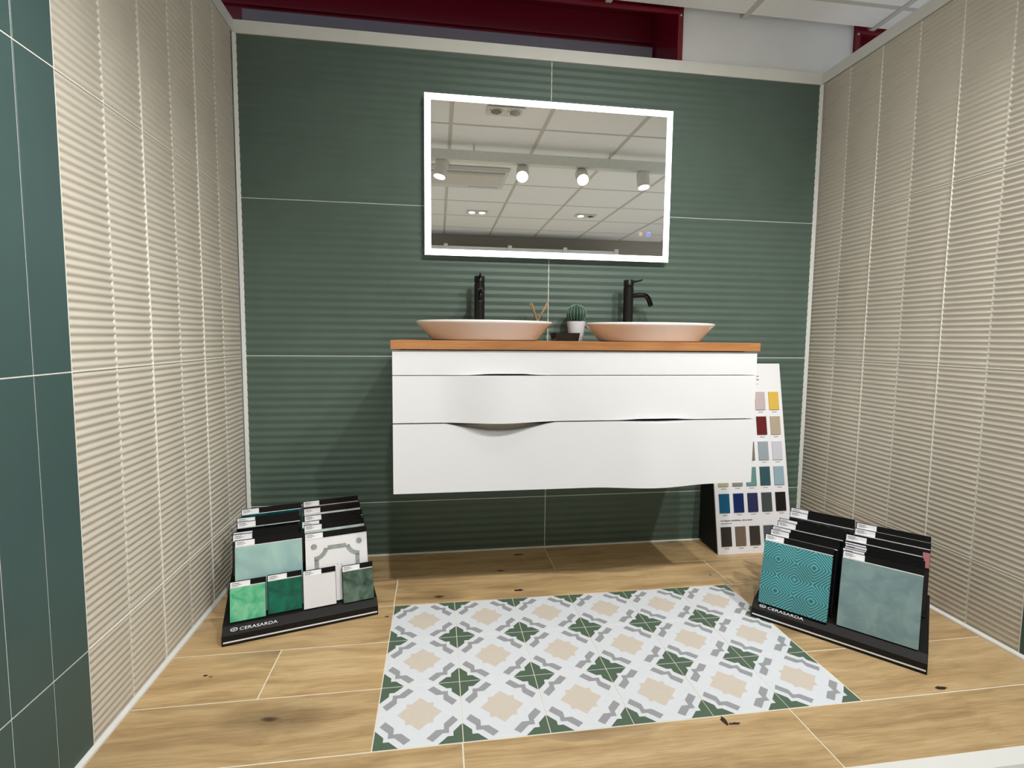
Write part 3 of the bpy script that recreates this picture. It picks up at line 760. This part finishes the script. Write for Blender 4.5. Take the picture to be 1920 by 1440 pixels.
def frame(a, ang, u, w):
    return Matrix.Translation((a[0], a[1], 0.0012)) @ Matrix.Rotation(R(ang), 4, 'Z') @ Matrix.Translation((u, w, ZF + SL * w)) @ Matrix.Rotation(-LEAN, 4, 'X')
_bm = {}
def sample(a, ang, u, w, W, H, tm, label, group, tH=None, lab_u=.002, tile_w=None, thick=.007):
    """board leaning back: local x along the board, z up the board, face towards -y"""
    b = empty('sample_board', M=frame(a, ang, u, w)); tag(b, label, 'tile sample', group)
    k = ('b', W, H)
    if k not in _bm: _bm[k] = MB().box(0, W, 0, .003, 0, H).mesh('board', M_board)
    link('board', _bm[k], b)
    tH = tH or H - .022; tw = tile_w or W - .003
    if tm:
        MB().cbox(-tw / 2, tw / 2, 0, thick, -tH / 2, tH / 2, .0).build('tile', tm, b, loc=(W / 2, -thick - .0002, tH / 2 + .001))
        me = M_edge
        MB().box(-tw / 2, tw / 2, 0, thick, 0, .0018).build('tile_edge', me if not isinstance(tm, list) else tm[0], b, loc=(W / 2, -thick - .0002, tH + .0012))
    lw, lh = .0535, .0165
    k = 'label'
    if k not in _bm:
        _bm[k] = MB().box(0, lw, -.0006, 0, 0, lh).mesh('label', M_paper)
        t_ = MB()
        t_.box(.004, .024, -.0004, 0, .0112, .0128); t_.box(.004, .030, -.0004, 0, .0072, .0082); t_.box(.004, .022, -.0004, 0, .0045, .0053)
        _bm['print'] = t_.mesh('print', M_ink)
    lo = link('label', _bm[k], b, (lab_u, -.0003, H - lh - .002)); link('print', _bm['print'], lo, (0, -.0007, 0))
    return b
M_edge = mat('pale_tile_edge', (226, 228, 222), .4, noise=.03)
GM = {}
def gl(nm, lo, hi, sc=18, rough=.12):
    if nm not in GM: GM[nm] = glaze_mat('glaze_' + nm, lo, hi, sc, rough)
    return GM[nm]
B_, T_ = .194, .22
ordn = ['front', 'second', 'third', 'fourth', 'fifth', 'sixth', 'seventh', 'rearmost']
# right stand, left column
rl = [(.015, .017), (.021, .060), (.021, .084), (.027, .132), (.027, .156), (.045, .232), (.042, .263)]
g1 = 'sample boards in the right stand'
dm = diamond_mat('teal_diamond_relief')
rlm = [dm, gl('ink', (10, 12, 16), (18, 20, 26)), gl('ink', (10, 12, 16), (18, 20, 26)), gl('night', (10, 14, 18), (20, 26, 30)), gl('ink', (10, 12, 16), (18, 20, 26)), gl('wavy_black', (8, 8, 8), (40, 40, 42), 60), gl('ink', (10, 12, 16), (18, 20, 26))]
rll = ['teal tile with embossed concentric diamonds, front of the right stand', None, None, None, None, 'black sample board with a rippled shiny tile edge, second from the rear', 'tallest standing black sample board at the rear left of the right stand']
for i, (u, w) in enumerate(rl):
    lb = rll[i] or 'black sample board, %s behind the teal diamond tile, with white label' % ['first', 'second', 'third', 'fourth'][i - 1]
    sample(aR, angR, u, w, B_, T_, rlm[i], lb, g1)
rr = [(.230, .026), (.227, .045), (.230, .057), (.230, .075), (.227, .090), (.224, .144), (.242, .201), (.242, .248)]
rrm = [gl('greygreen', (112, 138, 140), (130, 154, 154), 22, .3), gl('ink', (10, 12, 16), (18, 20, 26)), gl('ink', (10, 12, 16), (18, 20, 26)), gl('ink', (10, 12, 16), (18, 20, 26)), gl('ink', (10, 12, 16), (18, 20, 26)), gl('ink', (10, 12, 16), (18, 20, 26)), gl('pinkb', (30, 26, 28), (44, 36, 38)), gl('white', (214, 216, 214), (230, 230, 228))]
rrl = ['plain grey-green tile on a black board, front right of the right stand', None, None, None, None, 'black sample board with a bluish label, sixth in the right column', 'black sample board with a pink marker tab on its right edge', 'rearmost black sample board against the right wall side']
for i, (u, w) in enumerate(rr):
    lb = rrl[i] or 'black sample board, %s behind the grey-green tile, only its label edge showing' % ['first', 'second', 'third', 'fourth'][i - 1]
    b = sample(aR, angR, u, w, B_, T_, rrm[i], lb, g1)
    if i == 6:
        MB().box(.176, .193, -.0125, -.0085, .145, .19).build('marker_tab', mat('pink_tab', (176, 112, 118), .6, noise=.03), b)
# left stand
g2 = 'sample boards in the left stand'
ll = [(.030, .063), (.021, .104), (.021, .119), (.027, .187), (.024, .217), (.033, .282)]
llm = [gl('aqua', (146, 180, 182), (172, 208, 200), 9, .16), gl('ink', (10, 12, 16), (18, 20, 26)), gl('ink', (10, 12, 16), (18, 20, 26)), gl('ink', (10, 12, 16), (18, 20, 26)), gl('ink', (10, 12, 16), (18, 20, 26)), gl('petrol', (0, 60, 70), (0, 84, 90))]
lll = ['large pale aqua glazed tile on a black board in the left stand', 'black sample board just behind the pale aqua tile', 'black sample board, second behind the pale aqua tile', 'black sample board in the middle of the left column, third behind the aqua tile', 'black sample board in front of the petrol green tile', 'rearmost left board with a dark petrol green tile in the left stand']
for i, (u, w) in enumerate(ll): 
    b = sample(aL, angL, u, w, B_, T_, llm[i], lll[i], g2)
    if i == 3: MB().box(.075, .105, -.0082, -.0074, .168, .1705).build('tiny_print', M_paper, b)
lr = [(.230, .045), (.230, .103), (.224, .131), (.233, .171), (.233, .228), (.233, .288)]
lrm = [mat('white_painted_tile', (232, 232, 236), .2, noise=.01), gl('mint', (170, 196, 186), (206, 222, 214)), gl('ink', (10, 12, 16), (18, 20, 26)), gl('violet', (18, 16, 26), (36, 32, 48)), gl('white', (214, 216, 214), (230, 230, 228)), gl('brown', (66, 34, 26), (92, 48, 36))]
lrl = ['white tile hand-painted with a grey scalloped frame in the left stand', 'black board with a mint edged tile behind the painted white tile', 'black sample board, second behind the painted white tile', 'black sample board with a dark violet tile in the left stand', 'black sample board with a white tile edge in the left stand', 'rearmost right board with a dark brown tile in the left stand']
for i, (u, w) in enumerate(lr):
    b = sample(aL, angL, u, w, B_, T_, lrm[i], lrl[i], g2)
    if i == 0:
        Mp = mat('grey_brush_paint', (150, 158, 156), .3, noise=.22, nscale=60); pm = MB(); yy = -.0076; wd = .0068
        def band(pts):
            for k in range(len(pts) - 1):
                p, q2 = Vector(pts[k]), Vector(pts[k + 1]); nn = Vector((-(q2 - p).y, (q2 - p).x)).normalized() * wd
                pm.quad((p.x + nn.x, yy, p.y + nn.y), (q2.x + nn.x, yy, q2.y + nn.y), (q2.x - nn.x, yy, q2.y - nn.y), (p.x - nn.x, yy, p.y - nn.y))
        arc = lambda cx, cz, r, a0, a1: [(cx + r * math.cos(R(a0 + (a1 - a0) * k / 8)), cz + r * math.sin(R(a0 + (a1 - a0) * k / 8))) for k in range(9)]
        band([(.068, .168), (.126, .168)]); band(arc(.027, .176, .038, -90, -12)); band(arc(.167, .176, .038, 192, 270))
        band([(.034, .136), (.034, .06)]); band([(.160, .136), (.160, .06)])
        for cx in (.027, .167): pm.poly([(cx + .0095 * math.cos(2 * math.pi * k / 16), yy, .176 + .0095 * math.sin(2 * math.pi * k / 16)) for k in range(16)])
        for cx, cz in ((.085, .108), (.097, .113), (.109, .109)): pm.poly([(cx + .0018 * math.cos(2 * math.pi * k / 8), yy, cz + .0018 * math.sin(2 * math.pi * k / 8)) for k in range(8)])
        pm.build('painted_frame', Mp, b)
sm = [(.018, .036, gl('jade', (66, 176, 128), (132, 206, 168), 28), 'small bright jade green tile at the left end of the left stand'),
      (.120, .040, gl('emerald', (0, 76, 64), (0, 112, 92), 26), 'small deep emerald tile in the front row of the left stand'),
      (.221, .030, mat('small_white_tile', (228, 228, 232), .25, noise=.01), 'small plain white tile in the front row of the left stand'),
      (.338, .022, gl('forest', (44, 66, 60), (96, 120, 108), 22), 'small cloudy forest green tile at the right end of the left stand')]
for (u, w, m, lb) in sm: sample(aL, angL, u, w, .0985 if u < .3 else .097, .1145, m, lb, 'small tiles in the front row', tH=.0955)
